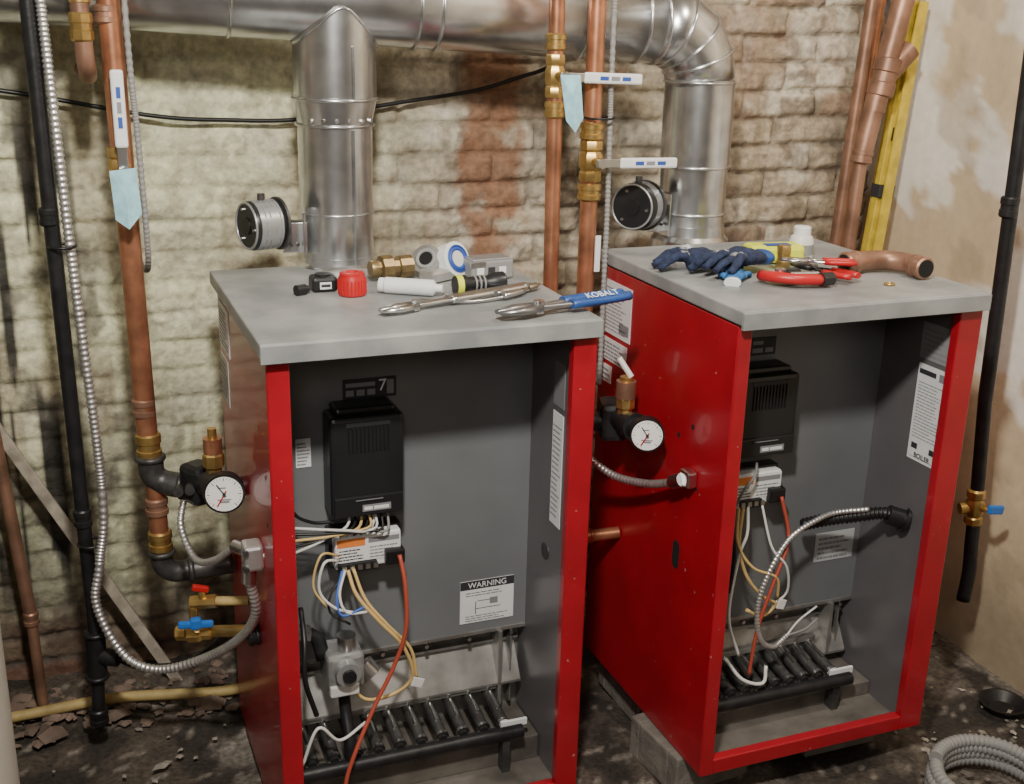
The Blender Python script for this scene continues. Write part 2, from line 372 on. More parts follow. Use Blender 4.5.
label("icon_plate",(1.196,yq,.826),X,Z,.055,.034,INK,b2,[(.1,.15,.5,.4,GREYINK),(.1,.6,.5,.8,GREYINK),(.6,.15,.9,.4,GREYINK)])
label("notice_sheet",(1.409,yq,.394),X,Z,.092,.062,mat("pale_grey_label",(.48,.49,.50),.5),b2,rows(5,m=GREYINK,seed=4))
def lab_r(g,x,y0,y1,z0,z1,m,pr): label("rating_label",(x,(y0+y1)/2,(z0+z1)/2),(0,-1,0),Z,abs(y1-y0),z1-z0,m,g,pr)
lab_r(b2,1.4685,1.560,1.640,.617,.802,WHITE,[(.05,.90,.6,.95,INK),(.7,.88,.95,.96,GREYINK),(.05,.03,.95,.035,GREYINK),(.1,.12,.3,.18,INK),(.7,.12,.9,.18,INK)]+rows(18,.08,.24,.92,.84,GREYINK,.3,1))
txt("rating_label_name","BOILER",(1.4675,1.600,.628),(0,-1,0),Z,.013,INK,b2)
lab_r(b2,1.4685,1.562,1.642,.812,.880,mat("grey_label",(.27,.27,.28),.5),rows(6,m=GREYINK,seed=3))
lab_r(b1,.7925,1.722,1.765,.528,.738,WHITE,rows(18,m=GREYINK,seed=6,fill=.3))
lab_r(b1,.7925,1.722,1.765,.75,.83,mat("grey_label_b",(.20,.20,.21),.5),rows(8,m=GREYINK,seed=6))
cyl("liner_knockout",(.7935,1.78,.46),(.7915,1.78,.46),.016,FITT,b1,20)
def lab_l(g,x,y0,y1,z0,z1,m,pr): label("jacket_label",(x,(y0+y1)/2,(z0+z1)/2),(0,-1,0),Z,abs(y1-y0),z1-z0,m,g,pr)
lab_l(b1,.2792,2.02,2.135,.80,.885,WHITE,rows(9,m=GREYINK,seed=1))
lab_l(b1,.2792,2.05,2.135,.70,.785,mat("aged_label",(.45,.45,.42),.5),rows(7,m=GREYINK,seed=2))
lab_l(b2,1.0072,1.905,2.02,.800,.905,WHITE,rows(12,m=GREYINK,seed=3,fill=.3)+[(.6,.1,.95,.3,GREYINK)])
lab_l(b2,1.0072,1.915,2.02,.745,.79,WHITE,rows(5,m=GREYINK,seed=4))
lab_l(b2,1.0072,1.975,2.02,.700,.735,WHITE,rows(3,m=GREYINK,seed=5))
def slot(g,x,y,z,w,h):
    vs=[];n=20
    for k in range(n):
        a=2*pi*k/n; vs.append((x-.0008,y+cos(a)*w/2,z+(h-w)/2*(1 if sin(a)>0 else -1)+sin(a)*w/2))
    mk("jacket_slot",vs,[tuple(range(n))],HOLE,g)
slot(b2,1.008,1.68,.466,.024,.055)
for y,z in((1.63,.615),(1.655,.72),(1.70,.69)): slot(b2,1.008,y,z,.010,.0101)
for y,z in((1.70,.70),(1.70,.62)): slot(b1,.280,y,z,.008,.0081)

gv=b1
box("gas_valve_body",.385,.452,1.775,1.845,.248,.318,mat("cast_grey",(.30,.30,.30),.45,.5,.2,40,.2,90),gv,.008)
cyl("gas_valve_regulator",(.425,1.80,.318),(.425,1.80,.345),.017,BRIGHT,gv)
cyl("gas_valve_knob",(.418,1.775,.290),(.418,1.755,.290),.022,CAST,gv)
cyl("gas_valve_knob_cap",(.418,1.757,.290),(.418,1.748,.290),.012,IRON,gv)
cyl("gas_valve_solenoid",(.455,1.81,.275),(.470,1.80,.255),.020,BRIGHT,gv)
box("gas_valve_terminal",.388,.440,1.770,1.790,.240,.262,WHT_W,gv,.003)
tube("gas_inlet",[(.286,1.82,.352),(.34,1.82,.350),(.375,1.82,.338),(.385,1.81,.30)],.013,IRON,gv)
cyl("gas_inlet_union",(.335,1.82,.350),(.362,1.82,.344),.020,FITT,gv,8)
tube("gas_outlet",[(.42,1.81,.25),(.42,1.80,.20),(.42,1.77,.15),(.42,1.757,.108)],.011,IRON,gv)
def wire(g,pts,r,m,n="wire"): return tube(n,pts,r,m,g,8,.008)
wire(b1,[(.520,1.79,.49),(.524,1.77,.44),(.522,1.76,.36),(.50,1.76,.29),(.46,1.75,.22),(.42,1.73,.15),(.40,1.72,.10),(.395,1.71,.05)],.0040,RED_W)
wire(b1,[(.430,1.80,.47),(.44,1.78,.43),(.475,1.77,.38),(.52,1.77,.32),(.54,1.78,.25),(.51,1.79,.215),(.46,1.79,.212),(.43,1.79,.24)],.0034,YEL_W)
wire(b1,[(.440,1.80,.47),(.455,1.78,.42),(.49,1.77,.37),(.535,1.775,.31),(.548,1.78,.245)],.0030,YEL_W)
wire(b1,[(.420,1.80,.47),(.405,1.78,.43),(.412,1.77,.40),(.45,1.77,.41)],.0025,BLU_W)
wire(b1,[(.425,1.80,.47),(.41,1.78,.435),(.42,1.77,.405),(.455,1.77,.40)],.0025,WHT_W)
wire(b1,[(.435,1.80,.47),(.40,1.79,.44),(.395,1.79,.40),(.43,1.79,.37)],.0022,INK)
wire(b1,[(.415,1.80,.49),(.385,1.78,.50),(.375,1.78,.45),(.40,1.775,.415),(.44,1.77,.40)],.0026,WHT_W)
wire(b1,[(.415,1.80,.50),(.38,1.78,.515),(.365,1.78,.46),(.385,1.775,.42)],.0022,YEL_W)
for k in range(5):
    wire(b1,[(.44+.012*k,1.83,.57),(.43+.01*k,1.80,.553-.003*k),(.38+.01*k,1.79,.535+.004*k),(.335,1.80,.515+.012*k)],.0026,[WHT_W,BLACK,YEL_W,BLACK,WHT_W][k])
for k in range(4):
    wire(b1,[(.47+.012*k,1.82,.57),(.47+.01*k,1.795,.55-.004*k),(.43+.012*k,1.80,.54),(.42+.012*k,1.81,.53)],.0024,[YEL_W,WHT_W,BLACK,GREYH][k])
wire(b1,[(.32,1.80,.70),(.335,1.80,.60),(.37,1.81,.565),(.41,1.81,.56)],.003,BLACK)
wire(b1,[(.36,1.76,.22),(.34,1.75,.30),(.345,1.77,.36),(.35,1.82,.40)],.0045,BLACK)
wire(b1,[(.45,1.77,.18),(.40,1.76,.16),(.36,1.75,.20),(.33,1.75,.13)],.003,WHT_W)
boxM("wire_nut_tag",Matrix.Translation((.545,1.765,.245))@Matrix.Rotation(.4,4,'Y'),.022,.003,.018,WHT_W,b1,.001)
flex("black_whip",[(1.466,1.62,.497),(1.43,1.64,.505),(1.38,1.66,.497),(1.33,1.68,.488),(1.285,1.69,.480)],.0115,BLACK,b2,.008)
cyl("whip_connector",(1.468,1.618,.494),(1.437,1.634,.504),.019,BLACK,b2,18)
cyl("whip_locknut",(1.468,1.618,.494),(1.4625,1.621,.496),.026,BLACK,b2,18)
flex("metal_whip",[(1.40,1.645,.515),(1.34,1.665,.508),(1.29,1.66,.500),(1.235,1.655,.475),(1.195,1.65,.42),(1.175,1.65,.35),(1.185,1.65,.28),(1.225,1.66,.245),(1.27,1.68,.250)],.0050,FLEX,b2,.007)
wire(b2,[(1.15,1.69,.535),(1.135,1.67,.47),(1.15,1.66,.41),(1.19,1.66,.36),(1.225,1.665,.335),(1.20,1.67,.31),(1.165,1.67,.33)],.0034,YEL_W)
wire(b2,[(1.14,1.69,.535),(1.125,1.66,.48),(1.155,1.65,.43),(1.21,1.65,.40),(1.225,1.66,.35)],.0028,YEL_W)
wire(b2,[(1.225,1.68,.55),(1.235,1.66,.47),(1.205,1.65,.39),(1.18,1.65,.30),(1.17,1.65,.20)],.0036,RED_W)
wire(b2,[(1.16,1.69,.535),(1.15,1.67,.49),(1.13,1.66,.45),(1.12,1.66,.33),(1.15,1.66,.24)],.0030,WHT_W)
wire(b2,[(1.27,1.68,.25),(1.31,1.70,.265),(1.35,1.70,.290)],.0022,WHT_W)
wire(b2,[(1.27,1.68,.25),(1.32,1.69,.250),(1.355,1.70,.262)],.0022,GREYH)
wire(b2,[(1.12,1.66,.24),(1.15,1.64,.20),(1.19,1.63,.19),(1.20,1.64,.22)],.0035,WHT_W)
wire(b2,[(1.12,1.68,.60),(1.115,1.67,.53),(1.12,1.66,.45),(1.115,1.66,.38)],.0035,BLACK)
wire(b2,[(1.17,1.69,.62),(1.155,1.67,.605),(1.13,1.665,.58),(1.125,1.68,.54)],.0026,GREYH)
wire(b2,[(1.19,1.69,.535),(1.20,1.66,.46),(1.23,1.65,.42),(1.245,1.66,.36),(1.22,1.67,.33)],.0024,WHT_W)
boxM("wire_tag",Matrix.Translation((1.235,1.660,.335))@Matrix.Rotation(.3,4,'Y'),.018,.003,.02,WHT_W,b2,.001)

def block(x,y,L=.39,W=.19,H=.08,rot=0.):
    g=grp("concrete_block",(x,y,0)); R=Matrix.Translation((x,y,H/2-.002))@Matrix.Rotation(rot,4,'Z')
    for s in(-1,1): boxM("shell",R@Matrix.Translation((0,s*(W/2-.016),0)),L,.032,H,CONC,g,.004)
    for s in(-1,0,1): boxM("web",R@Matrix.Translation((s*(L/2-.016),0,0)),.032,W-.06,H,CONC,g,.004)
    boxM("core_web",R,L*.94,W*.94,H*.82,CONC,g,.004)
block(1.075,1.69,.17,.16,.085,.1); block(1.12,1.92,.17,.19,.085); block(1.39,1.72,.17,.19,.085); block(1.39,1.92,.17,.19,.085)

# ------------------------------------------------------------ flue ducts
def axis_z(x): return 1.408-.045*(x-.511)
fd=grp("flue_duct",(.9,2.15,1.4)); R0=.076
sweep("main_run",[(-.95,2.30,axis_z(-.95)),(.511,2.17,axis_z(.511)),(1.135,2.125,1.380)],R0,STEEL,fd,48)
for x in(-.35,.13,.33,.66,.70,.98,1.10):
    y=2.17-(x-.511)*(.07 if x>.511 else .089); torus("seam",(x,y,axis_z(x)),(1,-.08,-.045),R0+.0005,.0035,STEEL,fd)
C=V((1.135,2.122,1.270)); pts=[];rr=[]
for k in range(5):
    a=pi/2-k*pi/8; pts.append(C+V((.110*cos(a),-.002,.110*sin(a)))); rr.append(R0-.0015*k)
pts[0]=V((1.134,2.125,1.380))
sweep("gored_elbow",pts,rr,STEEL,fd,48)
for k in range(0,5):
    a=pi/2-k*pi/8; torus("gore_seam",pts[k],(sin(a),0,-cos(a)),rr[k]+.001,.0028,STEEL,fd,40,8)
cyl("drop_right_upper",(1.246,2.12,1.275),(1.246,2.12,1.10),.0705,STEEL,fd,48)
cyl("drop_right_lower",(1.246,2.12,1.105),(1.246,2.12,.90),.068,STEEL,fd,48)
torus("drop_band",(1.246,2.12,1.105),Z,.0705,.003,STEEL,fd); torus("drop_band",(1.246,2.12,1.01),Z,.069,.003,STEEL,fd)
lathe("base_collar",(1.246,2.12,.90),Z,[(.080,0),(.080,.055),(.0715,.065),(.070,.085)],STEEL,fd,48)
cyl("tee_branch",(.513,2.17,1.405),(.513,2.17,1.235),.0755,STEEL,fd,56)
lathe("reducer",(.511,2.17,1.185),Z,[(.0690,0),(.0690,.010),(.0765,.045),(.0765,.056)],STEEL,fd,56)
torus("branch_band",(.512,2.17,1.236),Z,.0765,.0035,STEEL,fd); torus("branch_band",(.511,2.17,1.19),Z,.0705,.003,STEEL,fd)
cyl("drop_left",(.511,2.17,1.19),(.511,2.17,.90),.0685,STEEL,fd,56)
box("lock_seam",.528,.531,2.098,2.104,.935,1.185,STEEL,fd,.0008)
box("lock_seam",.528,.531,2.091,2.097,1.24,1.33,STEEL,fd,.0008)
torus("branch_band",(.511,2.17,1.03),Z,.069,.0022,STEEL,fd)
lathe("base_collar_left",(.511,2.17,.929),Z,[(.078,0),(.074,.006),(.0705,.008),(.0700,.02)],STEEL,fd,56)
P=[]
for k in range(41):
    a=pi*k/40*2; xx=.0765*cos(a); yy=.0765*sin(a)
    P.append((.513+xx,2.17+yy*.999,1.407-.045*xx-max(0,(.0775**2-yy*yy))**.5))
sweep("saddle_seam",P,.0026,STEEL,fd,8)
for k in range(6):
    a=-pi/2+(k-2.5)*.35; cyl("duct_screw_%d"%k,(.511+.068*cos(a),2.17+.068*sin(a),1.20),(.511+.074*cos(a),2.17+.074*sin(a),1.20),.0035,BRIGHT,fd,8)
def actuator(c,ax,r,L,xd,bw):
    g=grp("vent_damper_motor",c); c=V(c); ax=V(ax).normalized()
    lathe("housing",c-ax*L/2,ax,[(r*.96,0),(r,.004),(r,L-.006),(r*.93,L)],BLKSAT,g,40)
    lathe("label_band",c-ax*L*.36,ax,[(r+.0008,0),(r+.0008,L*bw)],CAST,g,40)
    M=frame(c,ax)
    for j in range(4):
        rr_=random.Random(j)
        for k in range(16):
            if rr_.random()<.3: continue
            a=2*pi*k/16+rr_.random()*.1; vs=[M@V(((r+.0014)*cos(a+da),(r+.0014)*sin(a+da),L*(-.30+bw*.22*j)+dz)) for da,dz in((0,0),(.26,0),(.26,L*.04),(0,L*.04))]
            mk("label_print",vs,[(0,1,2,3)],GREYINK,g)
    lathe("rim_rear",c-ax*(L/2+.004),ax,[(r+.004,0),(r+.004,.005)],FITT,g,40)
    torus("rim_front",c+ax*L/2,ax,r*.93,.0022,CAST,g)
    cyl("hub",c+ax*L/2,c+ax*(L/2+.003),r*.35,BLACK,g)
    for k in range(3):
        a=k*2.1+.4; q=M@V((r*.7*cos(a),r*.7*sin(a),L/2)); cyl("face_screw_%d"%k,q,q+ax*.003,.003,BRIGHT,g,8)
    sweep("bracket_arm",[c-ax*L/2,c-ax*(L/2+.012),V((xd,c.y+.03,c.z-.005))],.006,BRIGHT,g,8)
    boxM("bracket_plate",Matrix.Translation((xd-.012,c.y+.01,c.z-.028)),.045,.004,.055,STEEL,g,.001)
    boxM("bracket_flange",Matrix.Translation((xd,c.y+.01,c.z-.02)),.004,.05,.085,STEEL,g,.001)
    cyl("conduit_clamp",c+V((0,0,r-.004)),c+V((0,0,r+.012)),.007,FITT,g,12)
    for k in range(3): cyl("bracket_screw_%d"%k,(xd-.020+.012*k,c.y+.009,c.z-.04),(xd-.020+.012*k,c.y+.003,c.z-.04),.003,FITT,g,8)
    return g
actuator((.362,2.12,1.018),(-.98,-.30,0),.044,.060,.435,.72)
actuator((1.105,2.09,1.030),(-.85,-.62,.05),.047,.050,1.172,.45)

# ------------------------------------------------------------ pipework
def coupling(name,p,ax,r,L,m,g,hexy=False):
    p=V(p);ax=V(ax).normalized()
    return lathe(name,p-ax*L/2,ax,[(r*.86,0),(r,.003),(r,L*.35),(r*.9,L*.38),(r*.9,L*.62),(r,L*.65),(r,L-.003),(r*.86,L)],m,g,8 if hexy else 26)
def valve(g,p,ax,r,hdir,hlen,stem,hm=WHITE,body=BRASS,gw=.021):
    p=V(p);ax=V(ax).normalized();stem=V(stem).normalized();hd=V(hdir).normalized()
    lathe("valve_body",p-ax*.038,ax,[(r*1.10,0),(r*1.18,.003),(r*1.18,.016),(r*1.0,.020),(r*1.22,.028),(r*1.22,.048),(r*1.0,.056),(r*1.18,.060),(r*1.18,.073),(r*1.10,.076)],body,g,8)
    cyl("valve_stem",p+stem*r,p+stem*(r+.022),.009,BRASS,g,12)
    cyl("valve_nut",p+stem*(r+.020),p+stem*(r+.030),.010,BRIGHT,g,6)
    a=p+stem*(r+.022); side=stem.cross(hd).normalized(); hd=side.cross(stem).normalized()
    M=Matrix((hd,side,stem)).transposed().to_4x4()
    M1=M.copy(); M1.translation=a+hd*.020; boxM("lever_neck",M1,.060,.016,.003,BRIGHT,g,.001)
    M2=M.copy(); M2.translation=a+hd*(.040+(hlen-.040)/2); boxM("lever_grip",M2,hlen-.040,gw,.009,hm,g,.004)
    for k in range(3):
        M3=M.copy(); M3.translation=a+hd*(.045+(hlen-.045)*(.30+.2*k))+stem*.0048; boxM("lever_print_%d"%k,M3,(hlen-.045)*.15,.007,.0006,BLUEINK if k!=1 else GREYINK,g,0)
gl=grp("copper_supply_riser",(.13,2.1,1.0))
cyl("riser",(.115,2.1,2.29),(.136,2.1,.64),.0185,COPPER,gl)
valve(gl,(.126,2.1,1.125),(0,0,-1),.0175,(.0,-.03,1),.165,(.05,-1,0))
coupling("copper_coupling",(.1215,2.1,1.375),Z,.0205,.03,COPDK,gl)
coupling("press_adapter",(.137,2.1,.625),Z,.0225,.050,BRASS,gl)
coupling("copper_coupling",(.133,2.1,.70),Z,.0205,.035,COPDK,gl)
sweep("iron_tee",catmull([(.138,2.1,.602),(.140,2.1,.570),(.158,2.095,.553),(.195,2.075,.548)],.008),.023,FITT,gl,20)
torus("tee_lip",(.138,2.1,.602),Z,.022,.006,FITT,gl); torus("tee_lip",(.190,2.077,.549),(1,-.5,0),.021,.006,FITT,gl)
cyl("riser_lower",(.142,2.1,.56),(.145,2.1,.415),.0170,COPPER,gl)
coupling("adapter_low",(.143,2.1,.505),Z,.021,.035,COPDK,gl); coupling("adapter_low",(.145,2.1,.435),Z,.022,.040,BRASS,gl)
sweep("iron_elbow",catmull([(.145,2.1,.412),(.147,2.1,.385),(.165,2.1,.368),(.20,2.1,.366),(.275,2.1,.368)],.008),.0205,FITT,gl,20)
torus("elbow_lip",(.145,2.1,.410),Z,.020,.006,FITT,gl); torus("elbow_lip",(.196,2.1,.366),X,.020,.006,FITT,gl)
mk("valve_tag",[(.104,2.045,1.130),(.146,2.040,1.135),(.150,2.035,1.06),(.128,2.03,1.035),(.108,2.04,1.050),(.127,2.036,1.09)],[(0,5,4),(0,1,5),(1,2,5),(2,3,5),(3,4,5)],TAGB,gl)
gl2=grp("copper_return_riser",(.078,2.09,1.4))
sweep("riser",catmull([(.074,2.08,2.29),(.078,2.08,1.60),(.082,2.08,1.34),(.086,2.10,1.285),(.088,2.18,1.275),(.088,2.36,1.275)],.01),.0145,COPDK,gl2,18)
coupling("brass_union",(.081,2.08,1.355),Z,.0185,.045,BRASS,gl2,True); coupling("brass_union",(.0815,2.08,1.405),Z,.017,.03,BRASS,gl2)
def gauge(c,ax,r,name="pressure_gauge",up=(0,0,1)):
    g=grp(name,c); M=frame(c,ax,up); c=V(c); ax=V(ax).normalized()
    lathe("case",c-ax*.022,ax,[(r*.9,0),(r,.003),(r,.024),(r*1.06,.025),(r*1.06,.030),(r*.95,.030),(r*.95,.026)],BLACK,g,40)
    cyl("dial",c,c+ax*.0090,r*.94,mat("dial_white",(.80,.80,.78),.5),g,40)
    vs=[];fs=[]; rvs=[];rfs=[]
    for k in range(25):
        a=math.radians(-135+270*k/24); l=.72 if k%4==0 else .80; w=.018 if k%4==0 else .010
        L=rvs if k>17 else vs; F=rfs if k>17 else fs; s=len(L)
        for rr_,ww in((.88,w),(.88,-w),(l,-w),(l,w)):
            p=V((cos(a)*rr_-sin(a)*ww,sin(a)*rr_+cos(a)*ww,0))*r; L.append(M@V((p.x,p.y,.0095)))
        F.append((s,s+1,s+2,s+3))
    mk("ticks",vs,fs,INK,g); mk("ticks_red",rvs,rfs,REDB,g)
    a=math.radians(150); 
    boxM("needle",M@Matrix.Translation((cos(a)*r*.25,sin(a)*r*.25,.0110))@Matrix.Rotation(a,4,'Z'),r*.95,r*.06,.001,REDB,g,0)
    boxM("needle_b",M@Matrix.Translation((cos(.6)*r*.25,sin(.6)*r*.25,.0103))@Matrix.Rotation(.6,4,'Z'),r*.8,r*.05,.001,INK,g,0)
    cyl("hub",c+ax*.009,c+ax*.013,r*.09,INK,g,12)
    for j,(px,py,w,h) in enumerate(((-.42,0,.10,.5),(-.30,0,.06,.7),(.35,.1,.06,.4))): boxM("scale_print_%d"%j,M@Matrix.Translation((r*px,r*py,.0096)),r*w,r*h,.0004,GREYINK,g,0)
    return g
gauge((.2415,1.90,.600),(-.18,-1,.05),.033)
gm=grp("relief_valve_manifold",(.21,2.03,.57))
cyl("nipple",(.195,2.075,.548),(.215,2.04,.555),.017,IRON,gm)
boxM("cross_body",Matrix.Translation((.212,2.02,.575))@Matrix.Rotation(.5,4,'Z'),.050,.055,.075,IRON,gm,.012)
cyl("cross_arm",(.212,2.02,.580),(.238,1.925,.596),.020,IRON,gm)
cyl("cross_arm_rim",(.232,1.945,.592),(.237,1.928,.595),.027,IRON,gm)
cyl("boss_to_boiler",(.215,2.0,.570),(.279,2.0,.566),.018,IRON,gm)
lathe("relief_base",(.236,1.98,.596),Z,[(.014,0),(.014,.02),(.019,.024),(.019,.045),(.015,.05),(.016,.065),(.012,.075),(.006,.078)],BRASS,gm,8)
cyl("relief_bonnet",(.236,1.98,.645),(.236,1.98,.672),.0165,COPPER,gm)
cyl("test_cap",(.236,1.98,.672),(.236,1.98,.690),.008,BRASS,gm)
for s in(-.02,0,.02): cyl("body_port",(.195+s,2.0,.575),(.193+s,1.985,.575),.009,FITT,gm,12)
gauge((.955,1.720,.690),(-.50,-1,.04),.029)
gm2=grp("relief_valve_manifold",(.96,1.8,.68))
cyl("nipple",(1.006,1.90,.66),(.965,1.88,.665),.018,IRON,gm2)
boxM("cross_body",Matrix.Translation((.958,1.865,.670))@Matrix.Rotation(-.3,4,'Z'),.052,.065,.075,IRON,gm2,.012)
cyl("cross_arm",(.958,1.85,.680),(.955,1.745,.688),.019,IRON,gm2); cyl("arm_rim",(.956,1.78,.685),(.956,1.765,.687),.026,IRON,gm2)
cyl("side_port",(.940,1.86,.67),(.905,1.87,.665),.017,IRON,gm2); cyl("side_cap",(.915,1.867,.666),(.897,1.872,.663),.026,IRON,gm2)
lathe("relief_base",(.958,1.815,.695),Z,[(.014,0),(.014,.012),(.018,.015),(.018,.032),(.015,.036)],BRASS,gm2,8)
cyl("relief_bonnet",(.958,1.815,.728),(.958,1.815,.760),.0185,COPDK,gm2); cyl("relief_cap",(.958,1.815,.760),(.958,1.815,.768),.012,BRASS,gm2)
cyl("test_lever",(.965,1.81,.768),(.948,1.83,.800),.0055,WHT_W,gm2,10)
jc=grp("conduit_connector",(.262,1.77,.54))
boxM("connector_body",Matrix.Translation((.264,1.768,.540)),.032,.040,.045,FLEX,jc,.006)
cyl("connector_ring",(.280,1.768,.535),(.262,1.768,.535),.018,BRIGHT,jc); cyl("neck_down",(.258,1.768,.522),(.256,1.768,.492),.012,BRIGHT,jc)
cyl("neck_left",(.256,1.775,.545),(.243,1.81,.540),.011,BRIGHT,jc)
for k in range(2): cyl("clamp_screw_%d"%k,(.250,1.752,.555-.03*k),(.250,1.742,.555-.03*k),.005,FITT,jc,8)
fc=grp("flexible_conduit",(.1,2.0,.4))
flex("long_run",[(.018,2.085,2.29),(.020,2.085,1.55),(.024,2.09,1.39),(.034,2.09,1.0),(.050,2.085,.561),(.034,2.07,.42),(.022,2.06,.34),(.060,2.035,.245),(.115,2.0,.222),(.188,1.95,.256),(.245,1.86,.335),(.268,1.79,.42),(.256,1.768,.50)],.0080,FLEX,fc)
flex("gauge_whip",[(.185,2.03,.54),(.175,2.0,.50),(.190,1.93,.468),(.215,1.87,.490),(.243,1.81,.540)],.0060,FLEX,fc)
fc3=grp("flexible_conduit",(.95,1.8,.6))
flex("whip",[(.915,1.93,.63),(.93,1.90,.585),(.955,1.84,.565),(.975,1.76,.578),(.985,1.70,.60),(.988,1.665,.618)],.0070,FLEX,fc3)
cyl("whip_elbow",(.988,1.675,.612),(.990,1.645,.628),.013,BRIGHT,fc3,14); boxM("whip_box",Matrix.Translation((.997,1.640,.632)),.020,.030,.030,BRIGHT,fc3,.004)
fd2=grp("armoured_cable",(.17,2.09,1.2)); flex("run",[(.145,2.085,2.29),(.150,2.085,1.4),(.156,2.09,1.18),(.160,2.10,.98),(.160,2.2,.93),(.160,2.36,.92)],.0050,GREYH,fd2)
gi=grp("iron_gas_pipe",(.01,2.1,.8))
cyl("drop",(-.004,2.1,2.29),(.016,2.1,.25),.0130,IRON,gi); coupling("iron_coupling",(.005,2.1,1.05),Z,.0165,.03,IRON,gi)
coupling("iron_coupling",(.013,2.1,.50),Z,.0165,.035,IRON,gi)
cyl("tee_run",(.015,2.1,.268),(.012,2.1,.165),.0185,IRON,gi); torus("tee_lip",(.0155,2.1,.262),Z,.0175,.005,IRON,gi); torus("tee_lip",(.012,2.1,.170),Z,.0175,.005,IRON,gi)
cyl("tee_branch",(.014,2.1,.215),(.052,2.08,.213),.0165,IRON,gi); cyl("drip_leg",(.012,2.1,.17),(.008,2.1,.09),.0125,IRON,gi); coupling("drip_cap",(.0075,2.1,.084),Z,.018,.034,IRON,gi)
tube("gas_branch",[(.05,2.082,.213),(.10,2.06,.195),(.18,2.02,.215),(.25,1.90,.335),(.283,1.86,.352)],.0075,IRON,gi)
for z in(1.05,.50): torus("cable_tie",(.022,2.095,z-.05),Z,.022,.0025,BLACK,gi,20,6)
gc=grp("gas_shutoff_valve",(.2,1.95,.36))
cyl("upper_body",(.180,1.955,.372),(.222,1.935,.378),.013,BRASS,gc,8); cyl("upper_nipple",(.222,1.935,.378),(.276,1.91,.382),.0085,HOSE,gc)
cyl("upper_stem",(.198,1.945,.385),(.198,1.945,.402),.007,BRASS,gc); boxM("upper_handle",Matrix.Translation((.196,1.942,.404))@Matrix.Rotation(.3,4,'Y'),.030,.010,.012,REDB,gc,.003)
cyl("down_leg",(.183,1.95,.365),(.180,1.95,.318),.0085,BRASS,gc)
lathe("lower_body",(.150,1.965,.310),(1,-.45,.1),[(.010,0),(.014,.003),(.014,.02),(.018,.025),(.018,.045),(.014,.05),(.014,.066),(.010,.07)],BRASS,gc,8)
cyl("lower_stem",(.183,1.94,.325),(.183,1.925,.335),.007,BRASS,gc)
boxM("blue_lever",Matrix.Translation((.182,1.922,.345))@Matrix.Rotation(.12,4,'Y'),.062,.010,.014,BLUEHD,gc,.004); boxM("blue_lever_hub",Matrix.Translation((.182,1.922,.347)),.020,.014,.022,BLUEHD,gc,.004)
cyl("outlet_nipple",(.215,1.935,.318),(.268,1.86,.350),.011,BRASS,gc); coupling("jacket_bushing",(.270,1.840,.352),X,.019,.02,IRON,gc)
# centre copper risers stand between the boilers, in front of the duct
pa=grp("copper_riser",(.89,2.03,1.0)); cyl("riser",(.876,2.03,2.29),(.906,2.03,.02),.0145,COPPER,pa)
valve(pa,(.888,2.03,1.285),(0,0,-1),.0155,(1,0,-.03),.165,(.1,-1,0),gw=.020); coupling("press_adapter",(.888,2.03,1.345),Z,.019,.03,BRASS,pa); coupling("press_adapter",(.890,2.03,1.225),Z,.019,.03,BRASS,pa)
mk("valve_tag",[(.875,1.975,1.290),(.913,1.972,1.290),(.920,1.968,1.215),(.902,1.96,1.190),(.888,1.972,1.210),(.896,1.965,1.255)],[(0,5,4),(0,1,5),(1,2,5),(2,3,5),(3,4,5)],TAGB,pa)
pb=grp("copper_riser",(.968,2.03,1.0)); cyl("riser",(.966,2.03,2.29),(.970,2.03,.02),.0168,COPPER,pb)
valve(pb,(.968,2.03,1.130),(0,0,-1),.019,(1,0,-.02),.165,(.05,-1,0),gw=.020); coupling("press_adapter",(.968,2.03,1.185),Z,.023,.032,BRASS,pb); coupling("press_adapter",(.968,2.03,1.072),Z,.023,.032,BRASS,pb)
box("pipe_label",.977,.988,2.010,2.013,.92,.99,WHITE,pb,0)
torus("strap",(.978,2.022,1.21),Z,.028,.0022,BLACK,pb,24,6)
ac=grp("armoured_cable",(.995,2.0,1.2)); flex("run",[(.993,2.02,2.2),(.997,2.02,1.4),(1.000,2.02,1.2),(.998,2.01,1.05),(.994,2.0,.90),(.985,1.98,.70)],.0050,GREYH,ac)
st=grp("capped_stub_pipe",(.97,2.0,.4)); cyl("stub",(1.007,1.905,.410),(.93,1.92,.405),.012,COPPER,st); coupling("stub_cap",(.945,1.917,.406),X,.015,.02,COPPER,st)
tube("wall_cable",[(-.30,2.365,1.26),(-.055,2.365,1.236),(.204,2.365,1.190),(.35,2.368,1.180),(.49,2.365,1.181),(.678,2.365,1.210),(.85,2.365,1.235),(.95,2.365,1.262),(1.02,2.365,1.285),(1.06,2.37,1.33),(1.07,2.375,1.45)],.0042,BLACK,None,8)
pr=grp("copper_riser",(1.72,2.25,1.1)); cyl("riser",(1.80,2.27,2.29),(1.690,2.27,.0),.0150,COPDK,pr)
pr2=grp("copper_riser",(1.75,2.27,1.1)); cyl("riser",(1.85,2.30,2.29),(1.715,2.30,.0),.0165,COPPER,pr2)
pt=grp("copper_tee_riser",(1.73,2.16,1.3))
cyl("run",(1.849,2.16,1.935),(1.710,2.16,1.205),.0235,COPDK,pt); coupling("tee_fitting",(1.728,2.16,1.278),(.143,0,.75),.029,.083,COPDK,pt)
cyl("tee_side",(1.728,2.16,1.278),(1.788,2.16,1.337),.0235,COPDK,pt); cyl("run_low",(1.714,2.16,1.239),(1.691,2.16,1.098),.022,COPDK,pt); coupling("reducing_end",(1.693,2.16,1.108),(0.1,0,.75),.0235,.03,COPDK,pt)
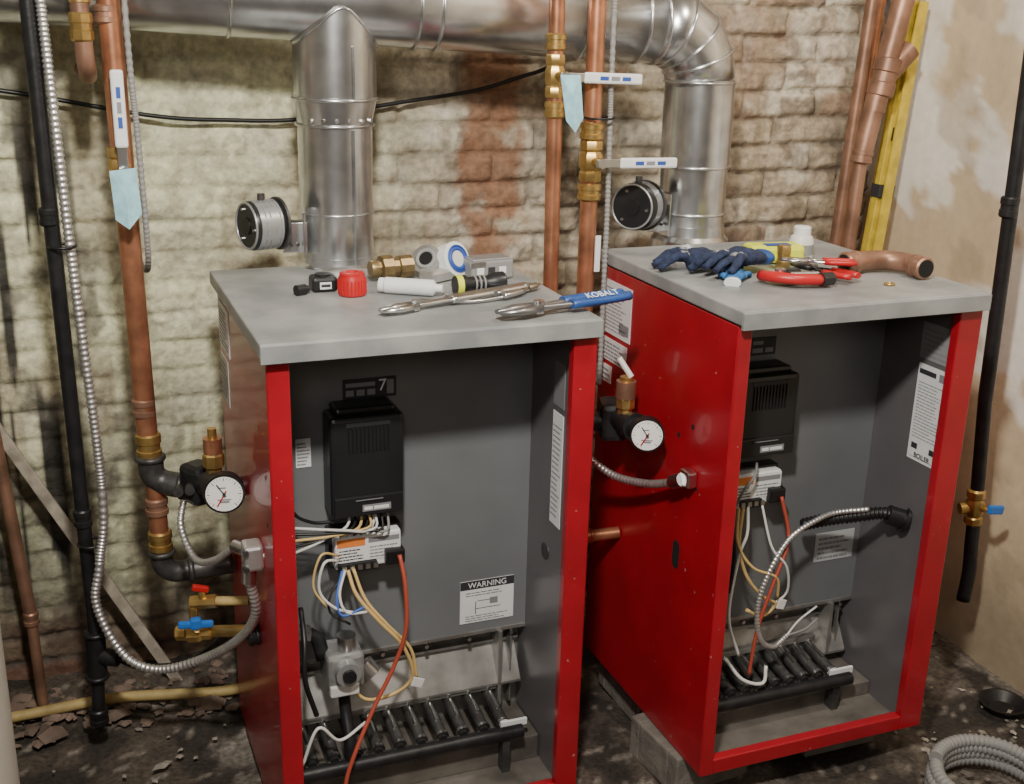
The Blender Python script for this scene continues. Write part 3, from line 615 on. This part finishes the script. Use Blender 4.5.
cyl("run_lower_copper",(1.692,2.16,1.11),(1.665,2.17,.02),.0145,COPDK,pt)
lv=grp("spirit_level",(1.80,2.22,1.1))
ML=frame((1.790,2.225,.72),(.079,.0,1.0),(0,1,0))
boxM("rail",ML,.018,.040,1.44,YELLV,lv,.002); 
for z in(-.35,.0,.35): boxM("band",ML@Matrix.Translation((0,0,z+.08)),.044,.022,.03,BLACK,lv,.001)
boxM("web",ML,.042,.012,1.44,YELLV,lv,.001)
boxM("vial",ML@Matrix.Translation((0,0,.30)),.030,.044,.03,INK,lv,.001)
for s in(-1,1): boxM("edge_rail",ML@Matrix.Translation((s*.020,0,0)),.006,.026,1.44,YELLV,lv,.001)
br=grp("iron_drain_pipe",(1.75,1.75,.8))
cyl("upper",(1.700,1.75,2.29),(1.748,1.75,.665),.0145,IRON,br); cyl("lower",(1.748,1.75,.665),(1.768,1.75,.44),.0140,IRON,br); coupling("iron_coupling",(1.732,1.75,1.06),Z,.018,.04,IRON,br)
lathe("valve_body",(1.768,1.75,.385),(-.05,0,1),[(.014,0),(.019,.004),(.019,.018),(.015,.022),(.021,.032),(.021,.05),(.015,.06),(.019,.064),(.019,.078),(.014,.082)],BRASS,br,8)
cyl("valve_stem",(1.768,1.735,.43),(1.768,1.712,.43),.007,BRASS,br); boxM("blue_lever",Matrix.Translation((1.778,1.705,.436))@Matrix.Rotation(.15,4,'Y'),.040,.010,.020,BLUEHD,br,.004)
cyl("side_port",(1.768,1.75,.425),(1.735,1.76,.422),.012,BRASS,br)
tube("hose_tail",[(1.770,1.75,.39),(1.774,1.75,.33),(1.779,1.75,.27),(1.775,1.75,.205)],.0145,IRON,br)

# ------------------------------------------------------------ floor things
tube("yellow_floor_hose",[(-.5,2.24,.022),(-.142,2.25,.022),(.05,2.24,.030),(.278,2.20,.026),(.45,2.25,.022)],.011,HOSE,None,12)
MW=frame((.028,2.315,.30),V((.36,.0,-.74)),(0,1,0)); boxM("wood_batten",MW,.012,.022,.92,WOOD,None,.002)
dc=grp("leaning_copper_pipe",(-.11,2.3,.4)); cyl("pipe",(-.14,2.32,.74),(-.100,2.28,.22),.0125,COPDK,dc); cyl("pipe_foot",(-.100,2.28,.22),(-.095,2.27,.01),.0105,COPDK,dc); coupling("end_cap",(-.100,2.28,.22),Z,.015,.03,COPDK,dc)
wt=grp("water_heater",(-.335,1.78,0))
lathe("jacket",(-.335,1.78,.03),Z,[(.19,0),(.212,.012),(.212,.86),(.205,.885),(.10,.905),(.02,.91)],TANK,wt,64)
torus("base_ring",(-.335,1.78,.04),Z,.212,.006,GREYH,wt,64); torus("top_ring",(-.335,1.78,.88),Z,.211,.005,GREYH,wt,64)
cyl("feet",(-.335,1.78,0),(-.335,1.78,.035),.18,BLACK,wt); cyl("nipple_cold",(-.40,1.78,.90),(-.40,1.78,1.0),.012,COPPER,wt); cyl("nipple_hot",(-.27,1.78,.90),(-.27,1.78,1.0),.012,COPPER,wt)
P=[]
for k in range(120):
    a=k/120*2*pi*3.4; P.append((1.56+(.105+.006*sin(a*.3))*cos(a),1.40+(.10+.004*cos(a))*sin(a),.014+.015*(a/(2*pi))*.9))
flex("conduit_coil",P,.0125,GREYH,None,.010,10)
lathe("rubber_bowl",(1.80,1.62,.004),Z,[(.028,0),(.046,.018),(.050,.022),(.046,.022),(.026,.006)],BLACK,None,30)
def rubble(name,n,reg,s0,s1,m,seed):
    rd=random.Random(seed); vs=[];fs=[]
    base=[V(p) for p in((1,0,0),(-1,0,0),(0,1,0),(0,-1,0),(0,0,1),(0,0,-1),(.6,.6,.5),(-.6,.6,.5),(.6,-.6,.5),(-.6,-.6,.5))]
    F=[(6,0,2),(6,2,4),(6,4,0),(7,2,1),(7,4,2),(7,1,4),(8,3,0),(8,0,4),(8,4,3),(9,1,3),(9,3,4),(9,4,1),(5,2,0),(5,1,2),(5,3,1),(5,0,3)]
    for i in range(n):
        x=rd.uniform(reg[0],reg[1]);y=rd.uniform(reg[2],reg[3]); s=rd.uniform(s0,s1)*(1 if rd.random()<.8 else 1.8)
        R=Matrix.Rotation(rd.random()*6,3,'Z'); q=len(vs); k=(rd.uniform(.6,1.5),rd.uniform(.6,1.2),rd.uniform(.3,.7))
        for b in base:
            p=R@V((b.x*k[0]*rd.uniform(.7,1.2),b.y*k[1]*rd.uniform(.7,1.2),b.z*k[2])); vs.append((x+p.x*s,y+p.y*s,.004+max(-.3*s,p.z*s)+s*.2))
        fs+= [tuple(q+j for j in f) for f in F]
    return mk(name,vs,fs,m)
rubble("rubble_pile",190,(-.3,.27,2.16,2.36),.006,.018,mat("rubble_brick",(.16,.115,.09),.9,0,.4,14),1)
rubble("mortar_debris",60,(-.1,.26,1.2,2.16),.003,.010,mat("rubble_mortar",(.26,.23,.20),.9,0,.3,20),2)
rubble("gravel",160,(.85,1.85,1.2,1.50),.002,.008,mat("rubble_dark",(.12,.10,.085),.9,0,.4,20),3)
rubble("plaster_crumbs",90,(1.52,1.86,1.5,2.3),.002,.009,mat("rubble_plaster",(.30,.27,.22),.9,0,.4,20),5)

# ------------------------------------------------------------ things on the boiler tops
T1=.9305
rc=grp("red_pipe_cap",(.473,1.907,T1)); lathe("cap",(.473,1.907,T1),Z,[(.0215,0),(.0235,.002),(.0235,.030),(.0215,.033),(.0215,.038),(.018,.040),(.010,.040),(.009,.036)],REDB,rc,30)
for k in range(24):
    a=2*pi*k/24; cyl("knurl_%d"%k,(.473+.0235*cos(a),1.907+.0235*sin(a),T1+.004),(.473+.0235*cos(a),1.907+.0235*sin(a),T1+.028),.0012,REDB,rc,6)
tm=grp("tape_roll_case",(.434,1.955,T1)); box("case",.412,.456,1.935,1.975,T1,T1+.026,BLACK,tm,.006); label("case_sticker",(.434,1.934,T1+.012),X,Z,.020,.012,WHITE,tm,[(.1,.3,.9,.7,INK)])
cyl("case_disc",(.434,1.955,T1+.026),(.434,1.955,T1+.029),.014,BLKSAT,tm)
sk=grp("socket_adapter",(.389,1.93,T1)); cyl("barrel",(.381,1.925,T1+.009),(.398,1.932,T1+.009),.009,BLACK,sk); cyl("drive",(.398,1.932,T1+.009),(.404,1.934,T1+.009),.006,BLKSAT,sk)
bf=grp("brass_union",(.57,2.01,T1)); lathe("union",(.528,1.995,T1+.023),(1,.12,0),[(.015,0),(.016,.002),(.016,.018),(.023,.020),(.023,.040),(.017,.043),(.017,.052),(.0205,.054),(.0205,.078),(.012,.080)],mat("tarnished_brass",(.30,.22,.11),.4,.8,.3,40),bf,10)
pr_=grp("tape_rolls",(.66,2.0,T1))
def roll(g,c,ax,r,L,m,core):
    c=V(c);ax=V(ax).normalized(); lathe("roll",c-ax*L/2,ax,[(r*.55,0),(r,.001),(r,L-.001),(r*.55,L)],m,g,36); torus("core",c+ax*L/2,ax,r*.58,.004,core,g); cyl("core_hole",c+ax*(L/2+.0002),c+ax*(L/2+.001),r*.5,HOLE if core is GREYH else WHT_W,g)
roll(pr_,(.680,1.990,T1+.032),(.45,-.8,.35),.032,.028,WHITE,BLUEINK)
roll(pr_,(.640,2.005,T1+.028),(-.5,-.6,.5),.028,.032,ALU,GREYH)
torus("blue_ring",(.680+.0075,1.990-.0125,T1+.0375),(.45,-.8,.35),.024,.0016,BLUEINK,pr_)
boxM("film_wrap",Matrix.Translation((.650,1.975,T1+.012))@Matrix.Rotation(.5,4,'Z'),.07,.04,.022,FLEX,pr_,.006)
wtb=grp("sealant_tube",(.575,1.875,T1)); lathe("tube",(.530,1.905,T1+.014),(.09,-.055,0),[(.012,0),(.014,.002),(.014,.085),(.010,.088),(.007,.090),(.007,.102)],WHITE,wtb,24)
cyl("tube_cap",(.530,1.905,T1+.014),(.522,1.910,T1+.014),.0125,WHITE,wtb)
gb=grp("tape_dispenser_box",(.746,1.99,T1)); boxM("body",Matrix.Translation((.742,1.975,T1+.018))@Matrix.Rotation(.1,4,'Z'),.085,.05,.035,GREYH,gb,.004); boxM("lid",Matrix.Translation((.742,1.975,T1+.037))@Matrix.Rotation(.1,4,'Z'),.075,.042,.004,CAST,gb,.002); boxM("blade",Matrix.Translation((.715,1.948,T1+.030))@Matrix.Rotation(.1,4,'Z'),.03,.004,.01,BRIGHT,gb,.0005)
for k in range(3): boxM("box_print_%d"%k,Matrix.Translation((.720+.022*k,1.948+.002*k,T1+.018))@Matrix.Rotation(.1,4,'Z'),.014,.001,.012,WHITE if k!=1 else INK,gb,0)
fl=grp("flashlight",(.69,1.86,T1)); lathe("barrel",(.640,1.858,T1+.017),(1,.05,0),[(.016,0),(.017,.004),(.017,.018),(.013,.024),(.013,.060),(.018,.068),(.0185,.090),(.016,.092)],BLKSAT,fl,24)
for k in range(3): torus("grip_ring",(.676+.008*k,1.860,T1+.017),(1,.05,0),.0135,.0018,GREYH,fl,20,6)
cyl("barrel_band",(.641,1.858,T1+.017),(.652,1.8585,T1+.017),.0176,YEL,fl)
def tool(name,p0,p1,w,open_,steel,grip,z,jl=.3):
    g=grp(name,(p0[0],p0[1],z)); p0=V((p0[0],p0[1],z)); p1=V((p1[0],p1[1],z)); d=(p1-p0); L=d.length; d.normalize(); s=V((-d.y,d.x,0))
    piv=p0+d*(L*jl)
    for k in(-1,1):
        sweep("jaw",[p0+s*k*w*.25,p0+d*L*jl*.5+s*k*w*.6,piv+s*k*w*.3],[w*.28,w*.48,w*.5],steel,g,8,.7)
        sweep("shank",catmull([piv-s*k*w*.2,piv+d*L*.12-s*k*open_*.5,piv+d*L*.3-s*k*open_],.01),w*.32,steel,g,10,.7)
        sweep("grip",catmull([piv+d*L*.22-s*k*open_*.85,piv+d*L*.45-s*k*open_,p1-s*k*open_*.7],.01),w*.50,grip,g,12,.8)
    cyl("pivot",piv+V((0,0,-w*.5)),piv+V((0,0,w*.55)),w*.45,BRIGHT,g,14)
    return g
kp=tool("slip_joint_pliers",(.648,1.668),(.900,1.728),.020,.014,mat("tool_steel",(.30,.30,.31),.35,.9),BLUE,T1+.015)
txt("grip_lettering","KOBALT",(.842,1.698,T1+.0255),(.25,.0595,.0),(-.06,.25,.12),.018,WHITE,kp)
tool("adjustable_wrench",(.480,1.748),(.770,1.850),.016,.006,BRIGHT,BRIGHT,T1+.010,.22)
tool("needle_pliers",(.795,1.86),(.70,1.80),.012,.012,mat("rusty_steel",(.25,.2,.15),.5,.7),BRIGHT,T1+.010)
cc=grp("washer",(.508,1.80,T1)); torus("ring",(.500,1.775,T1+.003),Z,.010,.003,WHITE,cc,24,8)
tube("loose_wire_bit",[(.56,1.83,T1+.004),(.60,1.80,T1+.006),(.65,1.79,T1+.004),(.71,1.80,T1+.006)],.003,BRIGHT,None,8)
T2=.9575
def glove(name,c,rot,m,cuffm,sc=1.,flip=1,knk=None):
    g=grp(name,c); M=Matrix.Translation(c)@Matrix.Rotation(rot,4,'Z')@Matrix.Scale(sc,4)
    def TS(nm,pts,rs,mm,fl):
        P=catmull([M@V(p) for p in pts],.006); n=len(P); R=[float(sc*np.interp(i/(n-1),np.linspace(0,1,len(rs)),rs)*(1+.07*sin(i*1.9+pts[0][1]*90))) for i in range(n)]
        sweep(nm,P,R,mm,g,14,fl)
    TS("palm",[(-.055,0,.020),(-.02,.003,.026),(.02,0,.030),(.05,0,.022)],[.028,.034,.042,.034],m,.55)
    for k,(a,l) in enumerate(((-.034,.045),(-.011,.058),(.012,.062),(.034,.050))):
        TS("finger_%d"%k,[(.035,a*.8,.024),(.06,a*1.1,.030+.010*(k%2)),(.06+l*.6,a*1.4,.026),(.06+l,a*1.5+.004*flip,.010)],[.013,.0115,.0105,.008],m,.85)
        if knk: TS("knuckle_pad_%d"%k,[(.045,a,.040),(.062,a*1.1,.040+.008*(k%2))],[.008,.006],knk,.7)
    TS("thumb",[(-.01,.025*flip,.022),(.015,.052*flip,.028),(.045,.062*flip,.014)],[.015,.013,.009],m,.85)
    TS("cuff",[(-.080,0,.018),(-.05,0,.022)],[.033,.029],cuffm,.55)
    return g
glove("work_glove",(1.110,1.820,T2-.002),2.7,NAVY,NAVY,.80,1,GREYH)
glove("work_glove",(1.155,1.770,T2+.010),3.5,NAVY,BLUE,.76,-1,GREYH)
glove("work_glove",(1.105,1.715,T2-.003),.9,mat("blue_knit",(.03,.14,.36),.9,0,.3,100,.5,300),WHITE,.45)
yp_=grp("yellow_putty_pack",(1.262,1.835,T2)); boxM("pack",Matrix.Translation((1.268,1.845,T2+.018))@Matrix.Rotation(-.15,4,'Z'),.110,.050,.034,YEL,yp_,.009); boxM("pack_label",Matrix.Translation((1.268,1.835,T2+.0355))@Matrix.Rotation(-.15,4,'Z'),.05,.02,.001,BLUEINK,yp_,0)
bt=grp("flux_bottle",(1.345,1.867,T2)); lathe("bottle",(1.345,1.867,T2),Z,[(.021,0),(.0235,.002),(.0235,.034),(.020,.042),(.013,.046)],mat("milky_plastic",(.66,.66,.62),.4),bt,28); lathe("bottle_cap",(1.345,1.867,T2+.044),Z,[(.0165,0),(.0165,.015),(.014,.017)],WHITE,bt,20); lathe("bottle_label",(1.345,1.867,T2+.008),Z,[(.0239,0),(.0239,.020)],GREYH,bt,28)
pcut=grp("tubing_cutter",(1.19,1.66,T2))
sweep("frame",catmull([(1.150,1.700,T2+.012),(1.155,1.665,T2+.016),(1.185,1.640,T2+.016),(1.225,1.635,T2+.014)],.008),.012,REDB,pcut,12,.8)
cyl("knob",(1.225,1.635,T2+.014),(1.250,1.638,T2+.014),.012,BLKSAT,pcut,10); cyl("roller",(1.17,1.675,T2+.006),(1.17,1.675,T2+.028),.010,BRIGHT,pcut); cyl("spindle",(1.18,1.66,T2+.02),(1.23,1.65,T2+.02),.005,BRIGHT,pcut); boxM("cutter_head",Matrix.Translation((1.19,1.672,T2+.015)),.03,.022,.026,BLKSAT,pcut,.004)
tool("red_handled_snips",(1.255,1.760),(1.300,1.640),.014,.016,BLKSAT,REDB,T2+.014,.35)
tool("red_handled_snips",(1.205,1.725),(1.320,1.668),.012,.012,BRIGHT,REDB,T2+.032,.35)
lb=grp("brass_fitting",(1.235,1.78,T2)); coupling("fitting",(1.250,1.785,T2+.022),Z,.013,.044,BRASS,lb,True)
ce=grp("copper_elbow_fitting",(1.40,1.68,T2))
sweep("bend",catmull([(1.345,1.715,T2+.021),(1.385,1.722,T2+.021),(1.425,1.715,T2+.021),(1.448,1.685,T2+.021),(1.447,1.645,T2+.021)],.006),.0180,COPDK,ce,22)
for p,a in(((1.347,1.7155,T2+.021),(1,.15,0)),((1.447,1.65,T2+.021),(0,1,0))):
    coupling("socket",p,a,.0205,.034,COPDK,ce)
cyl("socket_bore",(1.3285,1.713,T2+.021),(1.3300,1.713,T2+.021),.016,HOLE,ce); cyl("socket_bore",(1.447,1.6322,T2+.021),(1.447,1.6340,T2+.021),.016,HOLE,ce)
torus("washer_loose",(1.36,1.62,T2+.002),Z,.008,.002,BRASS,ce,20,6)

# ------------------------------------------------------------ camera
f_=1173.2; r_=V((.9299,-.3669,.0251)).normalized(); fw=V((.3561,.8813,-.3107)).normalized(); r_=(r_-fw*r_.dot(fw)).normalized(); u_=r_.cross(fw)
cd=bpy.data.cameras.new("camera"); co=bpy.data.objects.new("camera",cd); COL.objects.link(co); bpy.context.scene.camera=co
co.matrix_world=Matrix(((r_.x,u_.x,-fw.x,0),(r_.y,u_.y,-fw.y,0),(r_.z,u_.z,-fw.z,1.4),(0,0,0,1)))
cd.sensor_width=36; cd.lens=36*f_/1024; cd.clip_start=.02
# ------------------------------------------------------------ lights
def area(name,loc,tgt,size,pw,col):
    l=bpy.data.lights.new(name,"AREA"); l.shape='DISK'; l.size=size; l.energy=pw; l.color=col
    o=bpy.data.objects.new(name,l); COL.objects.link(o); o.location=loc; o.rotation_euler=(V(tgt)-V(loc)).to_track_quat('-Z','Y').to_euler()
area("key_work_lamp",(.12,.50,2.10),(.8,2.2,.95),.14,50,(1.,.95,.86))
area("ceiling_lamp",(1.30,1.15,2.25),(1.6,2.0,.9),.18,15,(1.,.90,.76))
area("rear_fill_light",(-.4,-.9,2.0),(.6,1.7,.6),.6,11,(1.,.94,.86))  # weak fill added behind the camera; stands for no actual lamp
w=bpy.data.worlds.new("world"); bpy.context.scene.world=w; w.use_nodes=True; w.node_tree.nodes["Background"].inputs[0].default_value=(.5,.5,.5,1); w.node_tree.nodes["Background"].inputs[1].default_value=.2
